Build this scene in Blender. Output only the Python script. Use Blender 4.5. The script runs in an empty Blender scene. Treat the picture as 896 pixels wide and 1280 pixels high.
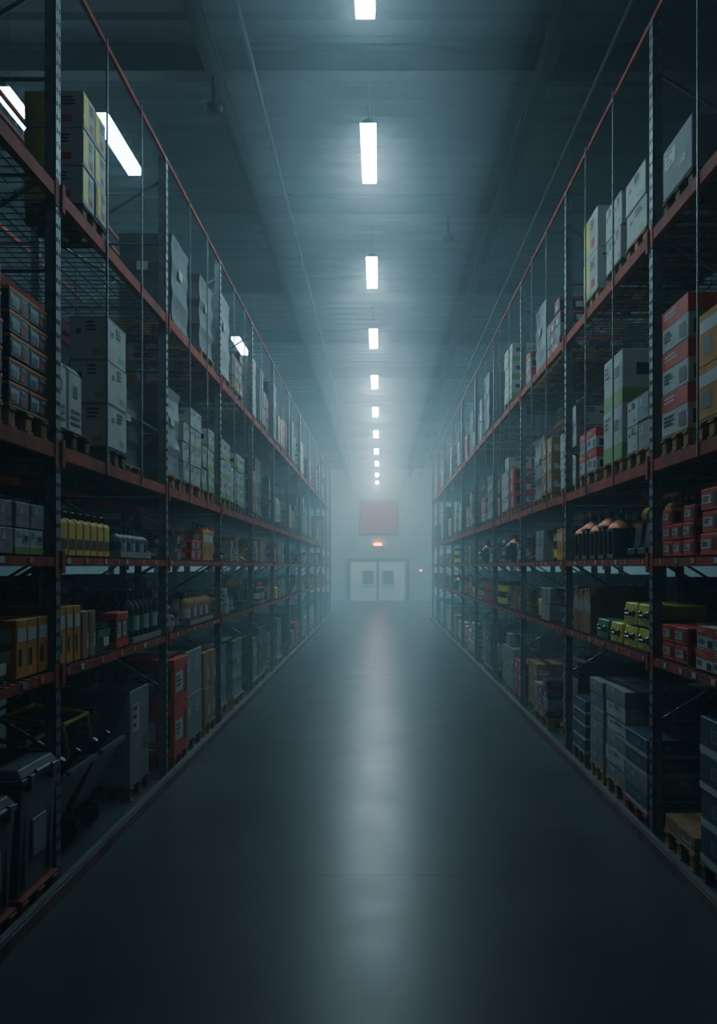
import bpy, bmesh, math, random
from mathutils import Vector, Matrix
R = random.Random(11)

# ------------------------------------------------------------ materials
def mat(name, col, rough=0.6, metal=0.0, var=0.12, scale=6.0, bump=0.0, emit=None, estr=0.0):
    m = bpy.data.materials.new(name); m.use_nodes = True
    nt = m.node_tree; n = nt.nodes; l = nt.links
    bs = n.get('Principled BSDF')
    bs.inputs['Roughness'].default_value = rough
    bs.inputs['Metallic'].default_value = metal
    tc = n.new('ShaderNodeTexCoord'); nz = n.new('ShaderNodeTexNoise')
    nz.inputs['Scale'].default_value = scale; nz.inputs['Detail'].default_value = 5
    l.new(tc.outputs['Object'], nz.inputs['Vector'])
    cr = n.new('ShaderNodeValToRGB')
    cr.color_ramp.elements[0].position = 0.3; cr.color_ramp.elements[1].position = 0.7
    cr.color_ramp.elements[0].color = (*[c*(1-var*2) for c in col], 1)
    cr.color_ramp.elements[1].color = (*[min(1, c*(1+var)) for c in col], 1)
    l.new(nz.outputs['Fac'], cr.inputs['Fac']); l.new(cr.outputs['Color'], bs.inputs['Base Color'])
    if bump > 0:
        bp = n.new('ShaderNodeBump'); bp.inputs['Strength'].default_value = bump
        bp.inputs['Distance'].default_value = 0.02
        l.new(nz.outputs['Fac'], bp.inputs['Height']); l.new(bp.outputs['Normal'], bs.inputs['Normal'])
    if emit:
        bs.inputs['Emission Color'].default_value = (*emit, 1)
        bs.inputs['Emission Strength'].default_value = estr
    return m

M = {}
def mk(k, col, *a, **kw):
    M[k] = mat(k, tuple(c*.62 for c in col), *a, **kw)
def mc(k, col, *a, **kw):      # saturated printed / painted colours
    M[k] = mat(k, tuple(c*.9 for c in col), *a, **kw)
mk('galvanised_steel', (.30,.34,.36), .5, .4, .2, 14)
mc('orange_red_beam', (.40,.042,.016), .75, 0, .28, 5)
mk('deck_wire', (.07,.08,.085), .9, 0)
mc('wood_pallet', (.40,.23,.09), .8, 0, .25, 9)
mk('wood_dark', (.24,.16,.09), .85, 0, .25, 9)
mc('red_pallet', (.30,.045,.025), .7)
mc('kraft', (.36,.21,.09), .8)
mc('amber', (.62,.28,.03), .7)
mk('white_carton', (.72,.74,.72), .7, 0, .06)
mk('grey_carton', (.38,.41,.41), .7, 0, .08)
mk('dark_carton', (.03,.045,.06), .5)
mk('blue_carton', (.05,.10,.17), .5)
mc('red_print', (.66,.05,.018), .6)
mc('orange_print', (.80,.22,.03), .55)
mc('green_print', (.20,.40,.10), .55)
mc('yellow_print', (.70,.60,.04), .55)
mk('black_print', (.015,.018,.02), .5)
mk('label_white', (.75,.77,.76), .6, 0, .03)
mk('tape', (.5,.42,.3), .35)
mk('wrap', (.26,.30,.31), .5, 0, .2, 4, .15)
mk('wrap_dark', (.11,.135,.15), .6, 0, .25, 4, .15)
mk('black_plastic', (.055,.065,.07), .4, 0, .15, 20)
mk('bin_plastic', (.16,.19,.20), .45, 0, .12, 12)
mk('grey_plastic', (.20,.23,.24), .45)
mc('yellow_plastic', (.75,.48,.015), .4)
mc('lime_plastic', (.62,.60,.02), .4)
mc('green_plastic', (.04,.22,.07), .4)
mc('red_plastic', (.58,.04,.02), .4)
mc('blue_plastic', (.03,.10,.2), .4)
mc('copper', (.60,.18,.07), .45, .4)
mk('dark_metal', (.06,.07,.075), .4, .6)
mk('glass_dark', (.05,.07,.08), .1)
mk('rubber', (.02,.02,.02), .8)
mc('terracotta', (.32,.09,.04), .7)
mk('fixture_housing', (.25,.28,.3), .4, .4)
mk('roof_beam', (.014,.018,.02), .85, 0)
mk('pipe_paint', (.03,.038,.042), .7, 0)
mc('door_paint', (1.0,1.04,1.06), .5, 0, .03)
mk('door_frame', (.03,.035,.04), .6)
mc('sign_red', (.50,.015,.008), .6)
mk('curb', (.28,.17,.15), .7, 0, .3, 4)
TUBE=(.54,.85,1.0)
mk('tube_unseen', (.9,.95,.95), .5, emit=TUBE, estr=15)
mk('tube_side', (.9,.95,.95), .5, emit=TUBE, estr=20)
mk('tube_near', (.9,.95,.95), .5, emit=TUBE, estr=44)
mk('tube_mid', (.9,.95,.95), .5, emit=TUBE, estr=88)
mk('tube_far', (.9,.95,.95), .5, emit=TUBE, estr=190)
mk('amber_lamp', (.9,.4,.1), .5, emit=(1,.33,.08), estr=24)
mk('red_lamp', (.9,.1,.05), .5, emit=(1,.08,.02), estr=14)

# ------------------------------------------------------------ builder
class B:
    def __init__(s): s.v=[]; s.f=[]; s.m=[]; s.ml=[]
    def mi(s,k):
        if k not in s.ml: s.ml.append(k)
        return s.ml.index(k)
    def add(s, vs, fs, k):
        o=len(s.v); s.v+= [tuple(p) for p in vs]; i=s.mi(k)
        for f in fs: s.f.append([o+j for j in f]); s.m.append(i)
    def hex(s, p, k):
        s.add(p, [(0,3,2,1),(4,5,6,7),(0,1,5,4),(1,2,6,5),(2,3,7,6),(3,0,4,7)], k)
    def box(s, cx,cy,cz,sx,sy,sz,k,rz=0,tx=1,ty=1):
        """cz is the bottom z"""
        c,sn=math.cos(rz),math.sin(rz); p=[]
        for (z,ax,ay) in ((cz,1,1),(cz+sz,tx,ty)):
            for (a,b) in ((-1,-1),(1,-1),(1,1),(-1,1)):
                x=a*sx/2*ax; y=b*sy/2*ay
                p.append((cx+x*c-y*sn, cy+x*sn+y*c, z))
        s.hex(p,k)
    def lathe(s, cx,cy,z0,prof,k,seg=14,axis='z'):
        vs=[];fs=[]
        for (r,h) in prof:
            for i in range(seg):
                a=2*math.pi*i/seg
                if axis=='z': vs.append((cx+r*math.cos(a),cy+r*math.sin(a),z0+h))
                else: vs.append((cx+r*math.cos(a),cy+h,z0+r*math.sin(a)))
        n=len(prof)
        for j in range(n-1):
            for i in range(seg):
                i2=(i+1)%seg
                fs.append((j*seg+i,j*seg+i2,(j+1)*seg+i2,(j+1)*seg+i))
        fs.append(tuple(reversed(range(seg)))); fs.append(tuple((n-1)*seg+i for i in range(seg)))
        s.add(vs,fs,k)
    def tube(s, p1,p2,r,k,seg=8):
        p1=Vector(p1);p2=Vector(p2);d=(p2-p1).normalized()
        u=d.orthogonal().normalized(); w=d.cross(u); vs=[]
        for p in (p1,p2):
            for i in range(seg):
                a=2*math.pi*(i+.5)/seg; vs.append(p+u*math.cos(a)*r+w*math.sin(a)*r)
        fs=[(i,(i+1)%seg,seg+(i+1)%seg,seg+i) for i in range(seg)]
        fs+= [tuple(reversed(range(seg))), tuple(range(seg,2*seg))]
        s.add(vs,fs,k)
    def tub(s,cx,cy,z0,z1,b0,b1,t,k):
        """open-topped tapered container"""
        def ring(z,sx,sy): return [(cx-sx/2,cy-sy/2,z),(cx+sx/2,cy-sy/2,z),(cx+sx/2,cy+sy/2,z),(cx-sx/2,cy+sy/2,z)]
        vs=ring(z0,*b0)+ring(z1,*b1)+ring(z1,b1[0]-2*t,b1[1]-2*t)+ring(z0+t,b0[0]-2*t,b0[1]-2*t)
        fs=[(0,3,2,1)]
        for a in (0,4,8):
            for i in range(4):
                j=(i+1)%4; fs.append((a+i,a+j,a+4+j,a+4+i))
        fs.append((12,13,14,15)); s.add(vs,fs,k)
    def decal(s, face,c,sz,u0,u1,v0,v1,k,off=.002):
        """c=bottom centre of carton, sz=(sx,sy,sz); u,v 0..1 across face"""
        cx,cy,cz=c; sx,sy,h=sz
        z0=cz+h*v0; z1=cz+h*v1
        if face in('+x','-x'):
            sg=1 if face=='+x' else -1
            x=cx+sg*(sx/2+off); ya=cy-sy/2+sy*u0; yb=cy-sy/2+sy*u1
            q=[(x,ya,z0),(x,yb,z0),(x,yb,z1),(x,ya,z1)]
            if sg<0:q.reverse()
        else:
            sg=1 if face=='+y' else -1
            y=cy+sg*(sy/2+off); xa=cx-sx/2+sx*u0; xb=cx-sx/2+sx*u1
            q=[(xa,y,z0),(xb,y,z0),(xb,y,z1),(xa,y,z1)]
            if sg>0:q.reverse()
        s.add(q,[(0,1,2,3)],k)
    def mesh(s,name,bevel=0,smooth=False):
        me=bpy.data.meshes.new(name); me.from_pydata(s.v,[],s.f)
        for k in s.ml: me.materials.append(M[k])
        me.polygons.foreach_set('material_index',s.m)
        me.update()
        if bevel:
            bm=bmesh.new(); bm.from_mesh(me)
            es=[e for e in bm.edges if len(e.link_faces)==2 and e.calc_face_angle(0)>.9 and e.calc_length()>bevel*5]
            bmesh.ops.bevel(bm,geom=es,offset=bevel,segments=1,affect='EDGES',clamp_overlap=True,material=-1)
            bm.to_mesh(me); bm.free()
        if smooth:
            me.polygons.foreach_set('use_smooth',[True]*len(me.polygons))
            me.set_sharp_from_angle(angle=.7)
        return me
def obj(name,me,loc=(0,0,0),rz=0,parent=None):
    o=bpy.data.objects.new(name,me); bpy.context.collection.objects.link(o)
    o.location=loc; o.rotation_euler=(0,0,rz)
    if parent: o.parent=parent
    return o

# ------------------------------------------------------------ goods templates
def pallet(b,cx,cy,D,W,k='wood_pallet'):
    for i in range(3):
        y=cy+(i-1)*(W/2-.05)
        b.box(cx,y,0,D,.09,.018,k)
        for j in range(3): b.box(cx+(j-1)*(D/2-.06),y,.018,.1,.09,.08,k)
        b.box(cx,y,.098,D,.09,.018,k)
    n=7
    for i in range(n):
        b.box(cx-D/2+.05+i*(D-.1)/(n-1),cy,.116,.09,W,.02,k)
PH=.136
def deco(b,c,sz,style,rr):
    def all3(u0,u1,v0,v1,k,off=.002):
        for f in ('+x','-y','+y','-x'): b.decal(f,c,sz,u0,u1,v0,v1,k,off)
    def text(u,v,w,k='black_print',n=3):
        for i in range(n):
            ww=w*rr.uniform(.45,1); all3(u,u+ww,v-i*.09,v-i*.09+.045,k,.004)
    if style=='green':
        all3(.0,1,.0,.28,'green_print'); all3(.55,.92,.45,.85,'label_white',.003); text(.08,.82,.35); all3(.62,.85,.52,.74,'black_print',.005)
    elif style=='yellow':
        all3(.0,.42,.12,.95,'yellow_print'); text(.5,.8,.4); all3(.55,.8,.15,.35,'red_print',.003)
    elif style=='red':
        all3(0,1,.58,1,'red_print'); text(.1,.42,.45); text(.12,.86,.5,'label_white',2); all3(.68,.92,.1,.42,'black_print',.003)
    elif style=='redall':
        all3(.08,.62,.3,.72,'label_white'); text(.14,.6,.4)
        all3(.72,.92,.2,.8,'black_print',.003)
    elif style=='dark':
        all3(0,1,.78,.92,'red_print'); all3(.1,.5,.2,.62,'label_white'); all3(.14,.3,.28,.5,'orange_print',.004); text(.58,.6,.35,'grey_carton')
    elif style=='navy':
        all3(0,1,.84,.97,'orange_print'); all3(.08,.5,.15,.7,'label_white'); all3(.12,.4,.2,.5,'blue_plastic',.004); all3(.55,.75,.15,.45,'red_print',.004); text(.62,.72,.3,'label_white',2)
    elif style=='blue':
        all3(0,1,.0,.2,'label_white'); all3(.3,.7,.4,.75,'grey_carton'); text(.35,.65,.3)
    elif style=='hole':
        all3(.18,.32,.6,.72,'black_print'); all3(.62,.86,.12,.26,'green_print'); text(.45,.85,.4); all3(.0,1,.97,1,'grey_carton')
    elif style=='kraft':
        all3(.44,.56,.0,1,'tape'); all3(.62,.92,.2,.55,'label_white',.003); text(.66,.5,.2,n=2)
    elif style=='amber':
        all3(.1,.9,.62,.85,'label_white'); all3(.2,.5,.2,.5,'black_print')
    elif style=='plain':
        all3(.1,.45,.55,.85,'label_white',.003); text(.14,.78,.25); text(.6,.4,.3,'grey_plastic',2)
BODY={'green':'white_carton','yellow':'white_carton','red':'white_carton','redall':'red_print','dark':'dark_carton','navy':'blue_carton','blue':'blue_carton',
      'hole':'white_carton','kraft':'kraft','amber':'amber','plain':'grey_carton'}
CACHE={}
def stack(style,nx,ny,nz,D,W,H,pal='wood_pallet',seed=0,name='carton_stack',jag=True):
    key=('s',str(style),nx,ny,nz,D,W,H,pal,seed)
    if key in CACHE: return CACHE[key]
    rr=random.Random(seed+nx*7+nz); b=B(); z0=0
    if pal: pallet(b,0,0,D,W,pal); z0=PH
    cx=D/nx; cy=W/ny; cz=H/nz
    for i in range(nx):
        for j in range(ny):
            top=nz - (1 if (jag and nz>2 and rr.random()<.25) else 0)
            for k in range(top):
                c=(-D/2+cx*(i+.5)+rr.uniform(-.006,.006), -W/2+cy*(j+.5)+rr.uniform(-.006,.006), z0+k*cz)
                sz=(cx-.014,cy-.014,cz-.004)
                st=style if isinstance(style,str) else rr.choice(style)
                b.box(*c,*sz,BODY[st]); deco(b,c,sz,st,rr)
    me=b.mesh(name,.005); CACHE[key]=(me,D,W,H+z0,name); return CACHE[key]
def wrapped(D,W,H,seed=0,k='wrap'):
    key=('w',D,W,H,seed,k)
    if key in CACHE: return CACHE[key]
    rr=random.Random(seed); b=B(); pallet(b,0,0,D,W)
    nz=9; z0=PH
    base=[(-1,-1),(-.33,-1),(.33,-1),(1,-1),(1,-.33),(1,.33),(1,1),(.33,1),(-.33,1),(-1,1),(-1,.33),(-1,-.33)]
    vs=[]
    for j in range(nz+1):
        t=j/nz; inset=.012 if j%3 else .0
        for (x,y) in base:
            w=rr.uniform(-.007,.003)
            vs.append((x*(D/2-.02-inset+w), y*(W/2-.02-inset+w), z0+t*H))
    n=len(base);fs=[]
    for j in range(nz):
        for i in range(n): fs.append((j*n+i,j*n+(i+1)%n,(j+1)*n+(i+1)%n,(j+1)*n+i))
    fs.append(tuple(nz*n+i for i in range(n))); fs.append(tuple(reversed(range(n))))
    b.add(vs,fs,k)
    c=(0,0,z0); sz=(D-.03,W-.03,H)
    for f in('+x','-y','+y'):
        b.decal(f,c,sz,.35,.55,.58,.68,'label_white',.004)
    me=b.mesh('wrapped_pallet_load',0); CACHE[key]=(me,D,W,H+z0,'wrapped_pallet_load'); return CACHE[key]
def bottles(n,m,r,h,k,cap,name='bottle_pack',tray=True):
    key=('b',n,m,r,h,k,cap)
    if key in CACHE: return CACHE[key]
    b=B(); D=m*r*2.15; W=n*r*2.15
    for i in range(m):
        for j in range(n):
            x=-D/2+(i+.5)*r*2.15; y=-W/2+(j+.5)*r*2.15
            b.lathe(x,y,.012,[(r*.93,0),(r,.01),(r,h*.62),(r*.85,h*.72),(r*.35,h*.82),(r*.33,h*.88)],k,12)
            b.lathe(x,y,.012+h*.87,[(r*.42,0),(r*.42,h*.12),(r*.36,h*.13)],cap,10)
            b.lathe(x,y,.012+h*.2,[(r*1.01,0),(r*1.01,h*.3)],'label_white' if (i+j)%2 else cap,12)
    if tray: b.tub(0,0,0,.05,(D+.02,W+.02),(D+.02,W+.02),.006,'grey_carton')
    me=b.mesh(name,0,True); CACHE[key]=(me,D+.02,W+.02,h,name); return CACHE[key]
def clutter(seed,W=.8,hmax=.42):
    """mixed row of small retail goods"""
    key=('cl',seed,W,hmax)
    if key in CACHE: return CACHE[key]
    rr=random.Random(seed); b=B(); D=.55
    for row in range(2):
        y=-W/2; x0=D/2-.12-row*.26
        while True:
            t=rr.choice('bbbocjtp'); w=rr.uniform(.07,.17); h=rr.uniform(.12,hmax)*(1 if row else .85)
            if y+w>W/2: break
            yc=y+w/2
            if t=='b':
                st=rr.choice(['redall','amber','kraft','plain','dark','navy','green','hole']); n=rr.choice([1,1,2,3]); hh=h/n
                for q in range(n):
                    c=(x0+rr.uniform(-.02,.02),yc,q*hh); sz=(.22,w-.008,hh-.003); b.box(*c,*sz,BODY[st]); deco(b,c,sz,st,rr)
            elif t=='o':
                h=min(h,.3); k=rr.choice(['red_plastic','yellow_plastic','grey_plastic','black_plastic','blue_plastic','green_plastic']); r=w/2-.006
                b.lathe(x0,yc,0,[(r*.9,0),(r,.01),(r,h*.6),(r*.8,h*.7),(r*.35,h*.8),(r*.3,h*.86)],k,12); b.lathe(x0,yc,h*.85,[(r*.4,0),(r*.4,h*.12),(r*.3,h*.14)],'black_plastic',10)
                b.lathe(x0,yc,h*.15,[(r*1.01,0),(r*1.01,h*.3)],'label_white',12)
            elif t=='c':
                r=w/2-.006; k=rr.choice(['red_print','yellow_print','blue_plastic','grey_carton'])
                for q in range(rr.choice([1,2])):
                    z=q*.155; b.lathe(x0,yc,z,[(r*.97,0),(r,.008),(r,.14),(r*.95,.142),(r,.15)],'grey_plastic',12); b.lathe(x0,yc,z+.03,[(r*1.01,0),(r*1.01,.08)],k,12)
            elif t=='j':
                k=rr.choice(['yellow_plastic','lime_plastic','red_plastic'])
                b.box(x0,yc,0,.2,w-.01,.2,k); b.box(x0,yc,.2,.2,w-.01,.03,k,tx=.7,ty=.6); b.box(x0,yc,.255,.13,.022,.02,k); b.box(x0-.055,yc,.22,.02,.022,.05,k); b.box(x0+.055,yc,.22,.02,.022,.05,k)
            elif t=='t':   # cordless tool standing up
                k=rr.choice(['yellow_plastic','orange_print','green_plastic'])
                b.box(x0,yc,0,.12,w*.8,.05,'black_plastic'); b.box(x0,yc,.05,.05,w*.4,.13,k); b.lathe(x0,yc-w*.45,.22,[(.03,0),(.04,.01),(.04,w*.7),(.015,w*.75),(.012,w*.9)],k,10,'y')
            else:          # upright rolls
                k=rr.choice(['kraft','grey_carton','red_print']); r=w/2-.006
                b.lathe(x0,yc,0,[(r,0),(r,h),(r*.3,h),(r*.3,h-.02)],k,12)
            y+=w+rr.uniform(0,.03)
    me=b.mesh('small_goods_row',.0); CACHE[key]=(me,D,W,hmax,'small_goods_row'); return CACHE[key]
def jerry(n,k='yellow_plastic',w=.15,h=.28,d=.24):
    key=('j',n,k,w,h)
    if key in CACHE: return CACHE[key]
    b=B(); W=n*(w+.02)
    for j in range(n):
        y=-W/2+(j+.5)*(w+.02)
        for i in range(2):
            x=(i-.5)*(d+.02)
            b.box(x,y,0,d,w,h*.76,k); b.box(x,y,h*.76,d,w,h*.08,k,tx=.8,ty=.7)
            b.box(x+.02,y,h*.9,d*.5,.03,.03,k); b.box(x-.05,y,h*.82,.03,.03,h*.1,k); b.box(x+.07,y,h*.82,.03,.03,h*.1,k)
            b.lathe(x+d*.36,y,h*.8,[(.028,0),(.028,.05)],'black_plastic',10)
            b.decal('+x',(x,y,0),(d,w,h*.76),.15,.85,.2,.5,'black_print',.004)
    me=b.mesh('jerry_can_row',.006); CACHE[key]=(me,2*d+.04,W,h,'jerry_can_row'); return CACHE[key]
def cans(n,m,r,h,k='grey_plastic',band='red_print',layers=2):
    key=('c',n,m,r,h,k,band,layers)
    if key in CACHE: return CACHE[key]
    b=B(); D=m*r*2.1; W=n*r*2.1
    for l in range(layers):
        for i in range(m):
            for j in range(n):
                x=-D/2+(i+.5)*r*2.1; y=-W/2+(j+.5)*r*2.1; z=l*(h+.003)
                b.lathe(x,y,z,[(r*.97,0),(r,.008),(r,h-.02),(r*.96,h-.012),(r,h-.008),(r,h)],k,14)
                b.lathe(x,y,z+h*.2,[(r*1.01,0),(r*1.01,h*.5)],band,14)
    me=b.mesh('paint_can_stack',0,True); CACHE[key]=(me,D,W,h*layers,'paint_can_stack'); return CACHE[key]
def pickbin(n,k='grey_plastic',fill='dark_metal'):
    key=('p',n,k,fill)
    if key in CACHE: return CACHE[key]
    rr=random.Random(n); b=B(); w=.3; W=n*(w+.02)
    for j in range(n):
        y=-W/2+(j+.5)*(w+.02)
        b.tub(0,y,0,.17,(.48,w*.86),(.54,w),.012,k)
        b.box(.275,y,.05,.012,w*.4,.06,'label_white')
        for q in range(9):
            x=rr.uniform(-.18,.18); yy=y+rr.uniform(-.08,.08); z=rr.uniform(.08,.16)
            b.tube((x-.08,yy-rr.uniform(-.05,.05),z),(x+.09,yy+rr.uniform(-.05,.05),z+rr.uniform(0,.07)),.018,rr.choice([fill,'grey_plastic','red_plastic','black_plastic']),8)
    me=b.mesh('storage_bin_row',0); CACHE[key]=(me,.56,W,.2,'storage_bin_row'); return CACHE[key]
def cases(n,k,name='tool_case_stack',w=.4,lay=2):
    key=('tc',n,k,w,lay)
    if key in CACHE: return CACHE[key]
    b=B(); W=n*(w+.03)
    for j in range(n):
        y=-W/2+(j+.5)*(w+.03)
        for l in range(lay):
            z=l*.19
            b.box(0,y,z,.42,w,.085,k); b.box(0,y,z+.088,.42,w,.085,k,tx=.95,ty=.95)
            b.box(.215,y-w*.28,z+.06,.02,.05,.06,'black_plastic'); b.box(.215,y+w*.28,z+.06,.02,.05,.06,'black_plastic')
            b.box(.235,y,z+.075,.018,w*.34,.02,'black_plastic')
            b.box(.22,y-w*.15,z+.07,.04,.02,.03,'black_plastic'); b.box(.22,y+w*.15,z+.07,.04,.02,.03,'black_plastic')
            for f in('-y','+y'): b.decal(f,(0,y,z),(.42,w,.085),.2,.8,.2,.8,'black_print')
    me=b.mesh(name,.008); CACHE[key]=(me,.46,W,.19*lay,name); return CACHE[key]
def panels(n,ks,h=.5,t=.05,d=.7,name='panel_board_row'):
    key=('pn',n,tuple(ks),h,t)
    if key in CACHE: return CACHE[key]
    rr=random.Random(n*3); b=B(); W=n*(t+.012)
    for j in range(n):
        y=-W/2+(j+.5)*(t+.012); hh=h*rr.uniform(.82,1)
        k=rr.choice(ks); b.box(0,y,0,d,t,hh,k)
        b.decal('+x',(0,y,0),(d,t,hh),.2,.8,.5,.8,'label_white')
    me=b.mesh(name,.004); CACHE[key]=(me,d,W,h,name); return CACHE[key]
def lanterns(n,h=.42):
    key=('ln',n,h)
    if key in CACHE: return CACHE[key]
    b=B(); s=.2; st=.33; W=n*st
    for j in range(n):
        y=-W/2+(j+.5)*st
        for i in range(2):
            x=(i-.5)*.36; hh=h*(.85 if (i+j)%2 else 1)
            b.box(x,y,0,s,s,.04,'black_plastic')
            for a in(-1,1):
                for c in(-1,1): b.box(x+a*(s/2-.015),y+c*(s/2-.015),.04,.02,.02,hh*.55,'black_plastic')
            b.lathe(x,y,.04,[(.06,0),(.065,.02),(.065,hh*.5),(.05,hh*.55)],'glass_dark',12)
            b.box(x,y,.04+hh*.55,s*1.05,s*1.05,.02,'black_plastic')
            b.lathe(x,y,.06+hh*.55,[(s*.58,0),(s*.5,.03),(s*.25,.07)],'copper',14)
            b.lathe(x,y,.13+hh*.55,[(s*.25,0),(s*.16,.01),(s*.16,.06),(s*.05,.07)],'black_plastic',14)
            pts=[(x,y+.06*math.cos(a),.2+hh*.55+.06*math.sin(a)) for a in [math.pi*q/6 for q in range(7)]]
            for p,q in zip(pts,pts[1:]): b.tube(p,q,.006,'dark_metal',6)
    me=b.mesh('lantern_row',0,True); CACHE[key]=(me,.58,W,h+.1,'lantern_row'); return CACHE[key]
def lidbin(w=.5,d=.8,h=.74,pal='red_pallet'):
    key=('lb',w,d,h)
    if key in CACHE: return CACHE[key]
    b=B(); pallet(b,0,0,d,w,pal)
    z=PH; K='bin_plastic'
    b.box(0,0,z,d*.9,w*.88,h*.86,K,tx=1.08,ty=1.1)
    b.box(0,0,z+h*.86,d,w,.035,K)
    b.box(0,0,z+h*.86+.035,d*.98,w*.98,.05,K,tx=.93,ty=.9)
    for q in(-1,1):
        b.box(d*.465,q*w*.34,z+h*.05,.02,.03,h*.76,K)
        b.box(q*d*.25,-w*.455,z+h*.1,.04,.03,h*.7,K)
        b.box(q*d*.25,w*.455,z+h*.1,.04,.03,h*.7,K)
        b.box(d*.5,q*w*.3,z+h*.8,.03,.06,.09,'grey_plastic')
    b.box(d*.476,0,z+h*.25,.012,w*.36,h*.3,'grey_carton')
    b.box(-.1,-w*.475,z+h*.3,d*.35,.012,h*.28,'grey_carton')
    b.tube((d*.5,-.1,z+h*.92),(d*.5,.1,z+h*.92),.014,'grey_plastic')
    me=b.mesh('lidded_storage_bin',.008); CACHE[key]=(me,d,w,h+z+.09,'lidded_storage_bin'); return CACHE[key]
def cart():
    """tipping garden cart with a yellow tube handle frame"""
    if 'cart' in CACHE: return CACHE['cart']
    b=B(); K='bin_plastic'
    for sx in(-.28,.22):
        for sy in(-.27,.24): b.lathe(sx,sy,.10,[(.05,0),(.095,.005),(.1,.015),(.095,.03),(.05,.035)],'rubber',18,'y')
        b.tube((sx,-.26,.10),(sx,.26,.10),.012,'dark_metal')
    b.tube((-.32,-.15,.15),(.3,-.15,.15),.015,'dark_metal'); b.tube((-.32,.15,.15),(.3,.15,.15),.015,'dark_metal')
    o=len(b.v); b.tub(0,0,.19,.62,(.5,.34),(.86,.60),.014,K)
    for q in(-.2,0,.2): b.box(q*.9,-.262,.25,.02,.03,.3,K); b.box(q*.9,.262,.25,.02,.03,.3,K)
    for i in range(o,len(b.v)):
        x,y,z=b.v[i]; b.v[i]=(x+(z-.19)*.12,y,z+x*.10)
    b.box(.50,0,.655,.03,.56,.03,K)
    for q in(-1,1):
        b.tube((.3,q*.2,.3),(.22,q*.27,.86),.016,'yellow_plastic'); b.tube((.22,q*.27,.86),(-.2,q*.27,.92),.016,'yellow_plastic')
    b.tube((.22,-.27,.86),(.22,.27,.86),.018,'yellow_plastic'); b.tube((-.2,-.27,.92),(-.2,.27,.92),.018,'yellow_plastic')
    for q in(-.1,.1): b.tube((.15,q,.35),(.42,q*1.5,.74),.022,'dark_metal')
    me=b.mesh('garden_cart',.0); CACHE['cart']=(me,1.02,.62,.9,'garden_cart'); return CACHE['cart']
def machine():
    if 'mc' in CACHE: return CACHE['mc']
    b=B()
    for j in range(3):
        y=(j-1)*.3
        b.box(0,y,.03,.4,.22,.05,'dark_metal'); b.box(0,y,.08,.3,.2,.2,'black_plastic',tx=.85,ty=.85)
        b.lathe(.02,y-.08,.36,[(.05,0),(.07,.01),(.07,.15),(.05,.16)],'red_plastic' if j%2 else 'yellow_plastic',12,'y')
        for q in(-1,1):
            b.tube((-.16,y+q*.09,.08),(-.1,y+q*.09,.5),.01,'dark_metal')
        b.tube((-.1,y-.09,.5),(-.1,y+.09,.5),.012,'black_plastic')
        b.lathe(.1,y-.11,.07,[(.05,0),(.07,.01),(.07,.03),(.05,.04)],'rubber',14,'y'); b.lathe(.1,y+.07,.07,[(.05,0),(.07,.01),(.07,.03),(.05,.04)],'rubber',14,'y')
    me=b.mesh('air_compressor_row',.004); CACHE['mc']=(me,.5,.86,.52,'air_compressor_row'); return CACHE['mc']
def heater(h=.55):
    key=('ht',h)
    if key in CACHE: return CACHE[key]
    b=B(); pallet(b,0,0,.9,.62,'wood_dark')
    for j in range(2):
        y=(j-.5)*.3
        for i in range(2):
            x=(i-.5)*.42
            b.box(x,y,PH,.36,.26,h,'white_carton'); b.box(x,y,PH+h,.36,.26,.05,'grey_plastic',tx=.8,ty=.8)
            for q in range(3): b.decal('+x',(x,y,PH),(.36,.26,h),.15,.85,.15+q*.1,.2+q*.1,'black_print',.004)
            for f in('-y','+y'):
                b.decal(f,(x,y,PH),(.36,.26,h),.2,.8,.1,.45,'black_print',.004)
            b.decal('+x',(x,y,PH),(.36,.26,h),.35,.65,.6,.8,'dark_carton',.004)
    me=b.mesh('white_heater_group',.01); CACHE[key]=(me,.9,.62,h+PH+.05,'white_heater_group'); return CACHE[key]

# ------------------------------------------------------------ geometry constants
F=2.0          # rack front plane
LV={-1:[0.0,1.36,2.07,2.77,4.38], 1:[0.0,1.34,2.07,2.79,4.48]}
TOP={-1:5.87,1:6.05}
UP={-1:[5.51+2.82*i for i in range(-2,12)], 1:[6.51+3.0*i for i in range(-2,10)]}
DEPTH=1.1

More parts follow.
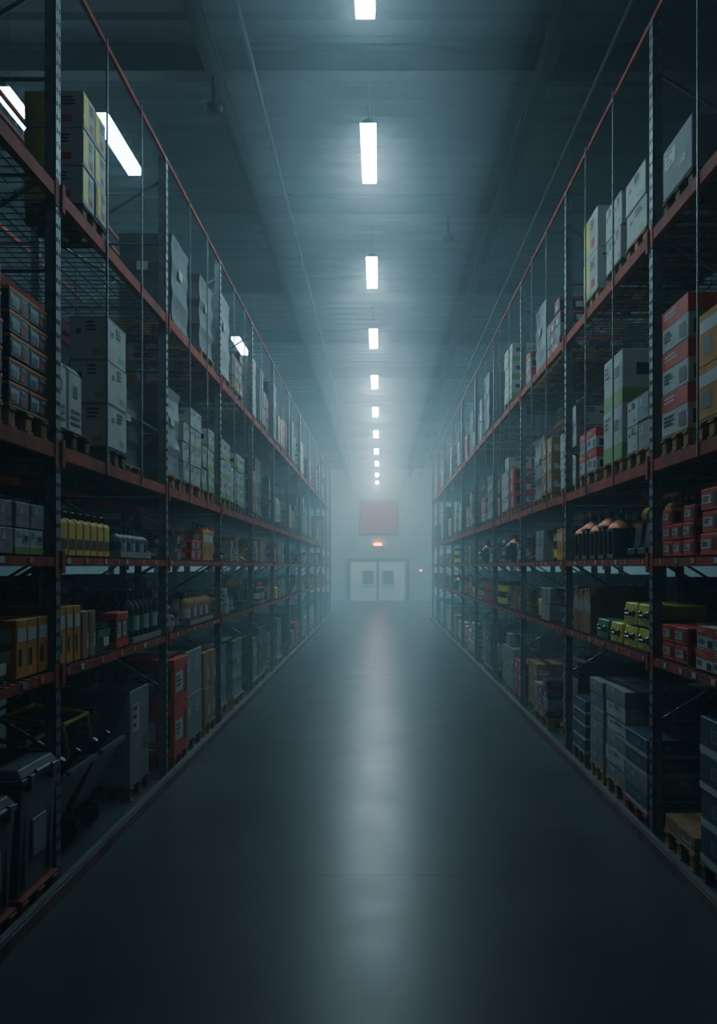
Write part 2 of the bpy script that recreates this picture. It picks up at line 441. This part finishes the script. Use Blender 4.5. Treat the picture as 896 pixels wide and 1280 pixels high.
def rack(s):
    b=B(); ys=UP[s]; top=TOP[s]; X=lambda d:s*(F+d)
    for y in ys:
        for d in(.045,DEPTH-.045):
            fr=1 if d<.5 else -1
            b.box(X(d-.03*fr),y,0,.012,.08,top,'galvanised_steel')
            b.box(X(d),y-.035,0,.07,.010,top,'galvanised_steel'); b.box(X(d),y+.035,0,.07,.010,top,'galvanised_steel')
            b.box(X(d),y,0,.14,.14,.012,'galvanised_steel')
            if d<.5 and y<16:
                z=.2
                while z<top:
                    b.box(X(d-.0375),y-.018,z,.004,.010,.028,'black_print'); b.box(X(d-.0375),y+.018,z,.004,.010,.028,'black_print'); z+=.085
        z=.25;k=0
        while z<top-.6:
            a,c=(.06,DEPTH-.06) if k%2 else (DEPTH-.06,.06)
            b.tube((X(a),y,z),(X(c),y,z+.6),.015,'galvanised_steel',6)
            b.tube((X(.06),y,z),(X(DEPTH-.06),y,z),.013,'galvanised_steel',6)
            z+=.6;k+=1
    for y0,y1 in zip(ys,ys[1:]):
        ym=(y0+y1)/2; L=y1-y0-.09
        for li,z in enumerate(LV[s][1:]):
            h=.055 if li<2 else .085
            for d in(.025,DEPTH-.025):
                b.box(X(d),ym,z-h-.012,.05,L,h,'orange_red_beam')
            b.box(X(.0),y0+.06,z-h-.06,.012,.05,h+.09,'orange_red_beam'); b.box(X(.0),y1-.06,z-h-.06,.012,.05,h+.09,'orange_red_beam')
            if li<2 and y0<26:
                rr=random.Random(int(y0*10)+li); yy=y0+.15
                while yy<y1-.2:
                    b.box(X(-.004),yy,z-h+.004,.004,rr.uniform(.04,.07),.035,rr.choice(['label_white','grey_carton','grey_carton','orange_print'])); yy+=rr.uniform(.22,.5)
            if y0<20:
                n=26
                for i in range(n): b.box(X(DEPTH/2),y0+.08+(y1-y0-.16)*i/(n-1),z-.012,DEPTH,.008,.006,'deck_wire')
                for i in range(9): b.box(X(.06+(DEPTH-.12)*i/8),ym,z-.006,.008,L,.006,'deck_wire')
            else:
                b.box(X(DEPTH/2),ym,z-.012,DEPTH-.1,L,.010,'deck_wire')
        b.box(X(.02),ym,top-.035,.025,L,.035,'orange_red_beam')
        b.box(X(DEPTH-.02),ym,top-.035,.025,L,.035,'orange_red_beam')
        for q in(1,2):
            y=y0+(y1-y0)*q/3
            b.box(X(-.006),y,LV[s][3]-.1,.012,.016,top-LV[s][3]+.1,'galvanised_steel')
    y0=ys[0];y1=ys[-1]
    b.box(s*(F-.06),(y0+y1)/2,0,.07,y1-y0,.075,'curb')
    b.box(s*(F-.06),(y0+y1)/2,.075,.045,y1-y0,.012,'grey_plastic')
    return b.mesh('pallet_rack')
rk={s:rack(s) for s in(-1,1)}
for s in(-1,1):
    obj('pallet_rack',rk[s]); obj('pallet_rack',rk[s],(s*1.2,0,0))

def place(t,s,yc,lvl,inset=.04,dz=0.0):
    me,D,W,H,name=t
    z=LV[s][lvl] + dz
    return obj(name,me,(s*(F+inset+D/2),yc,z),0 if s<0 else math.pi)
def placea(t,s,y0,lvl,inset=.04,dz=0.0):
    place(t,s,y0+t[2]/2,lvl,inset,dz); return y0+t[2]

# ------------------------------------------------------------ hand placed goods, LEFT
placea(stack('navy',2,2,5,.8,.6,.74,seed=1),-1,4.18,3)
placea(stack('navy',2,2,5,.8,.58,.66,seed=2),-1,4.86,3)
placea(stack(['green','plain'],2,4,2,.6,.86,.30,None,seed=3,name='small_box_row'),-1,4.5,2)
placea(pickbin(3),-1,3.95,1); placea(stack('amber',2,3,1,.5,.5,.34,None,seed=5,name='small_box_row'),-1,4.94,1)
placea(lidbin(.56,.85,.74),-1,4.89,0,-.02); placea(lidbin(.52,.85,.62),-1,4.3,0,-.02); placea(lidbin(.52,.85,.72),-1,3.6,0,.0)
# bay B
placea(stack('yellow',1,2,3,.42,.52,.78,'wood_dark',seed=8,jag=False),-1,6.08,4)
placea(heater(.42),-1,5.62,3)
placea(stack('hole',1,1,3,.3,.5,.98,'wood_dark',seed=9,jag=False),-1,6.62,3)
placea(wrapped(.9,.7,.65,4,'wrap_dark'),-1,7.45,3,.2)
placea(jerry(7,w=.13,h=.30),-1,5.65,2); placea(bottles(7,3,.06,.22,'grey_plastic','blue_plastic'),-1,6.95,2)
placea(stack('amber',2,3,1,.5,.42,.38,None,seed=10,name='small_box_row'),-1,5.62,1); placea(stack('kraft',2,2,1,.5,.28,.33,None,seed=11,name='small_box_row'),-1,6.06,1)
placea(pickbin(1,'green_plastic'),-1,6.42,1); placea(stack('redall',2,2,1,.4,.36,.28,None,seed=12,name='small_box_row'),-1,6.84,1)
placea(bottles(6,3,.07,.42,'dark_metal','green_plastic'),-1,7.3,1)
placea(cart(),-1,5.60,0,-.02); placea(cart(),-1,6.26,0,-.02)
placea(stack('plain',1,1,1,.5,.62,.80,'wood_dark',seed=13),-1,7.45,0,.1)
# bay C
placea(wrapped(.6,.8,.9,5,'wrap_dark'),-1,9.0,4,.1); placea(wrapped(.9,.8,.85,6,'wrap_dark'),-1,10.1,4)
placea(wrapped(.6,.7,.85,7),-1,8.42,3); placea(stack('hole',2,3,4,.8,.9,.82,seed=14),-1,9.2,3); placea(stack('green',2,2,3,.8,.7,.75,seed=15),-1,10.2,3)
placea(clutter(101,1.0),-1,8.45,2); placea(stack('redall',2,2,2,.4,.5,.22,None,seed=3,name='small_box_row'),-1,9.6,2);placea(stack('amber',1,2,1,.5,.66,.36,None,seed=16,name='small_box_row'),-1,10.2,2)
placea(clutter(102,.9,.36),-1,8.45,1); placea(bottles(8,2,.075,.34,'kraft','grey_plastic'),-1,9.5,1)
placea(stack('redall',1,1,2,.5,.6,.95,'red_pallet',seed=17,jag=False),-1,8.6,0,-.0); placea(stack('plain',1,2,2,.8,.8,.95,seed=18),-1,9.35,0); placea(stack('kraft',2,2,2,.8,.7,.85,seed=19),-1,10.3,0)
# ------------------------------------------------------------ hand placed goods, RIGHT
placea(stack('red',2,1,3,.9,.55,.90,seed=20,jag=False),1,5.84,3); placea(stack('amber',1,1,2,.8,.5,.68,seed=21,jag=False),1,5.18,3)
placea(stack('red',2,2,3,.8,.6,.85,seed=22),1,4.3,3)
placea(stack('redall',2,3,3,.5,.66,.34,None,seed=23,name='small_box_row'),1,5.72,2); placea(stack('redall',2,2,3,.5,.6,.42,None,seed=24,name='small_box_row'),1,5.0,2)
placea(stack('redall',2,2,2,.5,.54,.25,None,seed=25,name='small_box_row'),1,5.85,1); placea(stack(['red','redall'],2,2,2,.5,.6,.28,None,seed=26,name='small_box_row'),1,5.1,1)
placea(stack('blue',2,1,4,.9,.62,.92,'wood_dark',seed=27),1,5.0,0); placea(stack('kraft',1,1,1,.8,.6,.1,seed=28),1,5.72,0); placea(stack('blue',2,1,3,.9,.62,.8,seed=29),1,4.2,0)
placea(stack('plain',1,1,1,.8,.6,.36,'wood_dark',seed=30),1,5.75,4)
# bay B'
placea(stack('hole',2,1,2,.8,.55,.52,seed=31),1,6.75,4); placea(stack('hole',1,2,2,.8,.5,.58,'wood_dark',seed=32),1,7.45,4); placea(stack('yellow',2,1,2,.8,.55,.78,seed=33,jag=False),1,8.25,4)
placea(stack(['plain','hole'],2,2,2,.8,.6,.42,seed=34),1,6.68,3); placea(stack('green',1,1,2,.8,.62,.92,seed=35,jag=False),1,7.42,3); placea(stack('red',2,2,3,.8,.7,.60,seed=36),1,8.3,3)
placea(machine(),1,6.66,2,.06); placea(lanterns(5,.44),1,7.66,2)
placea(cases(2,'lime_plastic',w=.36),1,6.64,1); placea(cases(1,'lime_plastic',w=.36,lay=1),1,7.47,1); placea(cases(1,'green_plastic',w=.4,lay=1),1,7.92,1); placea(panels(12,['terracotta','kraft','wood_dark'],.46),1,8.5,1)
placea(stack(['plain','blue'],2,1,4,.9,.6,.56,'red_pallet',seed=37),1,6.6,0,.0); placea(stack(['plain','hole'],2,1,6,.9,.62,.82,seed=38),1,7.32,0); placea(stack('plain',2,1,6,.9,.5,.8,seed=39),1,8.05,0); placea(stack('blue',2,1,5,.8,.55,.65,'wood_dark',seed=41),1,8.75,0)

# ------------------------------------------------------------ automatic fill further down the aisle
def bigs(H):
    return [lambda:wrapped(.9,.85,H,R.randint(50,53)),lambda:wrapped(.9,.8,H*.85,R.randint(54,56)),lambda:wrapped(.9,.8,H,57,'wrap_dark'),
     lambda:stack('green',2,2,3,.8,.8,H*.8,seed=60),lambda:stack('hole',2,2,4,.8,.85,H*.9,seed=61),lambda:stack('yellow',2,2,3,.8,.75,H*.8,seed=62),
     lambda:stack('plain',2,2,3,.8,.8,H*.85,seed=63),lambda:stack('red',2,2,3,.8,.75,H*.7,seed=64),lambda:stack('plain',2,2,4,.8,.8,H,seed=65),lambda:stack('kraft',2,2,3,.8,.7,H*.7,seed=66),
     lambda:stack('redall',2,2,3,.8,.7,H*.6,seed=67),lambda:heater(round(H*.5,2)),
     lambda:stack(['hole','plain','red'],3,2,5,.9,.6,H*.75,seed=68),lambda:stack(['kraft','dark','plain'],2,3,4,.8,.9,H*.6,seed=69)]
CL=[lambda q=q:clutter(q,.8) for q in(103,104,105,106,107,108)]
smalls=[lambda:stack('redall',2,3,2,.4,.55,.3,None,seed=70,name='small_box_row'),lambda:stack('amber',2,3,1,.4,.5,.36,None,seed=71,name='small_box_row'),
  lambda:stack('plain',2,3,2,.5,.6,.4,None,seed=72,name='small_box_row'),lambda:stack('dark',2,3,2,.5,.6,.42,None,seed=73,name='small_box_row'),
  lambda:bottles(6,3,.065,.28,'grey_plastic','blue_plastic'),lambda:bottles(5,2,.07,.34,'black_plastic','red_plastic'),lambda:cans(5,2,.08,.17),lambda:cans(4,2,.09,.2,'dark_metal','yellow_print'),
  lambda:pickbin(2),lambda:cases(1,'blue_plastic'),lambda:cases(1,'red_plastic'),lambda:jerry(4),lambda:panels(8,['kraft','grey_carton'],.42),lambda:machine(),lambda:lanterns(2)]+CL+CL[:3]
def fill(s,l,y0,y1,lst,inset=.04,dens=1.0):
    y=y0+.09+R.uniform(0,.1)
    while True:
        t=R.choice(lst)()
        if y+t[2]>y1-.08: break
        if R.random()<dens: place(t,s,y+t[2]/2,l,inset+R.choice([0,0,.05,.12]) if inset<1 else inset)
        y+=t[2]+R.uniform(.04,.22)
for s in(-1,1):
    ys=UP[s]
    for i,(a,c) in enumerate(zip(ys,ys[1:])):
        if i>=4 or i==0 or (s==1 and i>=3):
            if i>0: fill(s,4,a,c,bigs(1.05),dens=.85)
            fill(s,3,a,c,bigs(.95),dens=.9); fill(s,2,a,c,smalls); fill(s,1,a,c,smalls); fill(s,0,a,c,bigs(.8),dens=.9)
    for i,(a,c) in enumerate(zip(ys,ys[1:])):
        if i<1: continue
        for l in range(5):
            if l==4 and i<4 : continue
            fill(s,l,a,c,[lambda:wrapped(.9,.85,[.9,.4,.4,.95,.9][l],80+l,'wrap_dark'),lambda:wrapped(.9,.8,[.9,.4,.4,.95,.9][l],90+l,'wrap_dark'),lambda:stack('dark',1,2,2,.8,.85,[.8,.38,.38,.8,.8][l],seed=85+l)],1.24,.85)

# ------------------------------------------------------------ room shell
YB=51.6; YF=-7; XW=10; ZC=7.7
def floor_mat():
    m=bpy.data.materials.new('polished_concrete'); m.use_nodes=True; n=m.node_tree.nodes;l=m.node_tree.links
    bs=n['Principled BSDF']; tc=n.new('ShaderNodeTexCoord')
    a=n.new('ShaderNodeTexNoise'); a.inputs['Scale'].default_value=.6; a.inputs['Detail'].default_value=8; a.inputs['Roughness'].default_value=.65
    l.new(tc.outputs['Object'],a.inputs['Vector'])
    br=n.new('ShaderNodeTexBrick'); br.offset=0; br.inputs['Scale'].default_value=1; br.inputs['Brick Width'].default_value=5; br.inputs['Row Height'].default_value=4
    br.inputs['Mortar Size'].default_value=.008; br.inputs['Color1'].default_value=(1,1,1,1);br.inputs['Color2'].default_value=(.93,.93,.93,1);br.inputs['Mortar'].default_value=(.3,.3,.3,1)
    mp=n.new('ShaderNodeMapping'); mp.inputs['Location'].default_value=(2.5,.6,0); l.new(tc.outputs['Object'],mp.inputs['Vector']); l.new(mp.outputs['Vector'],br.inputs['Vector'])
    cr=n.new('ShaderNodeValToRGB'); cr.color_ramp.elements[0].position=.3; cr.color_ramp.elements[1].position=.72
    cr.color_ramp.elements[0].color=(.046,.058,.062,1); cr.color_ramp.elements[1].color=(.082,.10,.105,1); l.new(a.outputs['Fac'],cr.inputs['Fac'])
    mx=n.new('ShaderNodeMixRGB'); mx.blend_type='MULTIPLY'; mx.inputs['Fac'].default_value=1; l.new(cr.outputs['Color'],mx.inputs['Color1']); l.new(br.outputs['Color'],mx.inputs['Color2'])
    l.new(mx.outputs['Color'],bs.inputs['Base Color'])
    f=n.new('ShaderNodeTexNoise'); f.inputs['Scale'].default_value=2.2; f.inputs['Detail'].default_value=4; l.new(tc.outputs['Object'],f.inputs['Vector'])
    rr=n.new('ShaderNodeMapRange'); rr.inputs['From Min'].default_value=.3; rr.inputs['From Max'].default_value=.7; rr.inputs['To Min'].default_value=.29; rr.inputs['To Max'].default_value=.35
    l.new(f.outputs['Fac'],rr.inputs['Value']); l.new(rr.outputs['Result'],bs.inputs['Roughness'])
    bs.inputs['Specular IOR Level'].default_value=.22
    g=n.new('ShaderNodeTexNoise'); g.inputs['Scale'].default_value=60; g.inputs['Detail'].default_value=2; l.new(tc.outputs['Object'],g.inputs['Vector'])
    bp=n.new('ShaderNodeBump'); bp.inputs['Strength'].default_value=.05; bp.inputs['Distance'].default_value=.004; l.new(g.outputs['Fac'],bp.inputs['Height']); l.new(bp.outputs['Normal'],bs.inputs['Normal'])
    return m
M['floor']=floor_mat()
mk('wall_paint',(.5,.56,.58),.8,0,.08,1.5)
mk('roof_deck',(.034,.044,.05),.8,0,.15,2)
def slab(name,cx,cy,cz,sx,sy,sz,k):
    b=B(); b.box(0,0,0,sx,sy,sz,k); return obj(name,b.mesh(name),(cx,cy,cz))
ymid=(YB+YF)/2; L=YB-YF
slab('floor',0,ymid,-.2,2*XW,L,.2,'floor')
slab('wall_left',-XW-.1,ymid,-.2,.2,L,ZC+.4,'wall_paint'); slab('wall_right',XW+.1,ymid,-.2,.2,L,ZC+.4,'wall_paint')
slab('wall_back',0,YB+.1,-.2,2*XW+.4,.2,ZC+.4,'wall_paint'); slab('wall_front',0,YF-.1,-.2,2*XW+.4,.2,ZC+.4,'wall_paint')
b=B(); b.box(0,0,0,2*XW,L,.2,'roof_deck')
yy=-L/2+.2
while yy<L/2-.1: b.box(0,yy,-.05,2*XW,.12,.05,'roof_deck',ty=1.8); yy+=.42
obj('ceiling',b.mesh('ceiling'),(0,ymid,ZC))
b=B()
for y in [1.9+3.85*i for i in range(-2,13)]:
    b.box(0,y,ZC-.08,2*XW,.2,.03,'roof_beam'); b.box(0,y,ZC-.32,2*XW,.03,.24,'roof_beam'); b.box(0,y,ZC-.35,2*XW,.2,.03,'roof_beam')
obj('roof_beam',b.mesh('roof_beam'))
b=B()
for x in(-5.6,-1.75,1.75,5.6):
    b.box(x,ymid,ZC-.52,.14,L-.4,.02,'roof_beam'); b.box(x,ymid,ZC-.50,.02,L-.4,.12,'roof_beam'); b.box(x,ymid,ZC-.38,.14,L-.4,.02,'roof_beam')
obj('roof_joist',b.mesh('roof_joist'))
b=B()
for x in(-1.3,2.3):
    b.tube((x,YF+.2,ZC-.56),(x,YB-.2,ZC-.56),.025,'pipe_paint',10)
    y=YF+1.5
    while y<YB-1:
        b.tube((x,y,ZC-.56),(x,y,ZC-.32),.012,'pipe_paint',6); b.lathe(x,y+.6,ZC-.68,[(.035,0),(.01,.03),(.015,.1)],'pipe_paint',8); y+=3.1
obj('sprinkler_pipe',b.mesh('sprinkler_pipe',0,True))
b=B(); b.lathe(0,0,0,[(.03,0),(.08,.02),(.10,.06),(.10,.08),(.03,.10),(.02,.40)],'pipe_paint',20)
smoke=b.mesh('smoke_detector',0,True)
for (x,y) in ((-1.75,9.3),(1.05,13.45)): obj('smoke_detector',smoke,(x,y,ZC-.92 if x<0 else ZC-.75))

# ------------------------------------------------------------ ceiling lights
def fixture(k,Lg=1.35,Wd=.17,rod=.98):
    b=B(); b.box(0,0,.055,Wd*.7,Lg,.05,'fixture_housing',tx=.8)
    b.box(0,0,0,Wd*.94,Lg,.055,k,tx=1.06)
    for q in(-1,1): b.tube((0,q*Lg*.35,.10),(0,q*Lg*.35,rod),.003,'dark_metal',6)
    return b.mesh('ceiling_light')
ZL=6.70
FX={k:fixture(k) for k in('tube_unseen','tube_side','tube_near','tube_mid','tube_far')}
for y in(6.88,10.12,14.2,18.3,22.6,27.0,31.5,36.2,40.5,45.4,49.6):
    obj('ceiling_light',FX['tube_near' if y<8 else 'tube_mid' if y<20 else 'tube_far'],(-.12,y,ZL))
obj('ceiling_light',FX['tube_unseen'],(-.12,2.6,ZL))  # extra lamp above the view, added to light the near goods
for (x,y) in ((-2.93,9.9),(-3.75,9.4),(-2.98,18.9)): obj('ceiling_light',FX['tube_side'],(x,y,ZL))

# ------------------------------------------------------------ end wall items
S=YB/1100
def PX(px): return (px-474)*S
def PZ(py): return 2+(708-py)*S
par=bpy.data.objects.new('door_1',None); bpy.context.collection.objects.link(par)
x0,x1,zt=PX(437),PX(507),PZ(702)
b=B()
b.box(x0-.11,YB-.06,0,.22,.12,zt+.2,'door_frame'); b.box(x1+.11,YB-.06,0,.22,.12,zt+.2,'door_frame'); b.box((x0+x1)/2,YB-.06,zt,x1-x0,.12,.2,'door_frame')
obj('frame',b.mesh('frame'),parent=par)
xm=(x0+x1)/2
b=B(); b.box(xm,YB-.055,0,.13,.1,zt,'door_frame'); obj('meeting_stile',b.mesh('meeting_stile'),parent=par)
for i,(a,c,wx) in enumerate(((x0,xm,460),(xm,x1,485))):
    b=B(); b.box((a+c)/2,YB-.05,.01,c-a-.15,.06,zt-.02,'door_paint')
    b.box(PX(wx),YB-.085,.95,.66,.012,.8,'door_frame'); b.box(PX(wx),YB-.093,1.0,.56,.01,.7,'black_print')
    b.box(PX(wx),YB-.12,.8,.9,.04,.05,'dark_metal')
    obj('leaf_%d'%(i+1),b.mesh('leaf'),parent=par)
b=B(); b.box(PX(473.5),YB-.03,PZ(668),2.2,.05,1.92,'sign_red')
for q in(-1,1): b.box(PX(473.5)+q*1.11,YB-.035,PZ(668)-.03,.06,.07,1.98,'door_frame')
b.box(PX(473.5),YB-.035,PZ(668)-.04,2.2,.07,.06,'door_frame'); b.box(PX(473.5),YB-.035,PZ(627)+.0,2.2,.07,.06,'door_frame')
obj('wall_sign',b.mesh('wall_sign'))
b=B(); b.box(PX(472),YB-.06,PZ(683)-.02,.62,.12,.06,'dark_metal'); b.box(PX(472),YB-.1,PZ(683)+.04,.5,.16,.15,'amber_lamp',tx=.9)
obj('warning_lamp',b.mesh('warning_lamp',.01))
b=B(); b.box(PX(526),YB-.05,PZ(713)-.15,.18,.1,.3,'dark_metal'); b.lathe(PX(526),YB-.16,PZ(713),[(.05,0),(.07,.02),(.07,.06)],'red_lamp',14,'y')
obj('signal_lamp',b.mesh('signal_lamp'))
b=B()
for x in(-9,-5.2,5.2,9): b.box(x,YB-.12,0,.3,.24,ZC-.5,'roof_beam')
obj('wall_column',b.mesh('wall_column'))

# ------------------------------------------------------------ haze filling the hall, part of its glow painted in
def haze(nt,outn,dens,emi):
    n=nt.nodes;l=nt.links
    vs=n.new('ShaderNodeVolumeScatter'); vs.inputs['Color'].default_value=(.72,.92,1,1); vs.inputs['Density'].default_value=dens; vs.inputs['Anisotropy'].default_value=.2
    em=n.new('ShaderNodeEmission'); em.inputs['Color'].default_value=(.26,.60,.75,1); em.inputs['Strength'].default_value=emi  # self-glow stands in for lamp light scattered many times
    ad=n.new('ShaderNodeAddShader'); l.new(vs.outputs[0],ad.inputs[0]); l.new(em.outputs[0],ad.inputs[1]); l.new(ad.outputs[0],outn.inputs['Volume'])
w=bpy.data.worlds.new('hall_air'); bpy.context.scene.world=w; w.use_nodes=True
n=w.node_tree.nodes;l=w.node_tree.links; n.clear()
out=n.new('ShaderNodeOutputWorld'); bg=n.new('ShaderNodeBackground'); bg.inputs['Color'].default_value=(0,0,0,1)
l.new(bg.outputs[0],out.inputs['Surface'])
haze(w.node_tree,out,.018,.0002)
def hmat(dens,emi):
    m=bpy.data.materials.new('haze'); m.use_nodes=True; nn=m.node_tree.nodes; nn.clear()
    haze(m.node_tree,nn.new('ShaderNodeOutputMaterial'),dens,emi); M['haze']=m
def bank(y0,dens,emi):
    hmat(dens,emi); b=B(); y1=YB-.2; b.box(0,0,0,2*XW-.04,y1-y0,ZC-.1,'haze'); obj('glow_haze',b.mesh('glow_haze'),(0,(y0+y1)/2,.01))
bank(11.0,.006,.0050); bank(21.0,.0035,.0055)  # glowing volumes added to brighten the haze down the aisle
# denser, self-glowing tube added around the lamp line to make its halos
def halo_mist(rx,rz,dens,emi,y0):
    hmat(dens,emi); n=32; vs=[];y1=YB-1
    for y in(y0,y1):
        for i in range(n):
            a=2*math.pi*i/n; vs.append((rx*math.cos(a),y,rz*math.sin(a)))
    fs=[(i,n+i,n+(i+1)%n,(i+1)%n) for i in range(n)]+[tuple(range(n)),tuple(reversed(range(n,2*n)))]
    b=B(); b.add(vs,fs,'haze'); obj('glow_haze',b.mesh('glow_haze'),(-.12,0,6.6))
halo_mist(1.4,1.0,.045,.003,4.0)

# ------------------------------------------------------------ camera
cd=bpy.data.cameras.new('camera'); cam=bpy.data.objects.new('camera',cd); bpy.context.collection.objects.link(cam)
cam.location=(0,0,2.0); cam.rotation_euler=(math.pi/2,0,0)
cd.sensor_fit='VERTICAL'; cd.sensor_height=36; cd.lens=36*1100/1280
cd.shift_x=-26/1280; cd.shift_y=68/1280; cd.clip_end=200
bpy.context.scene.camera=cam
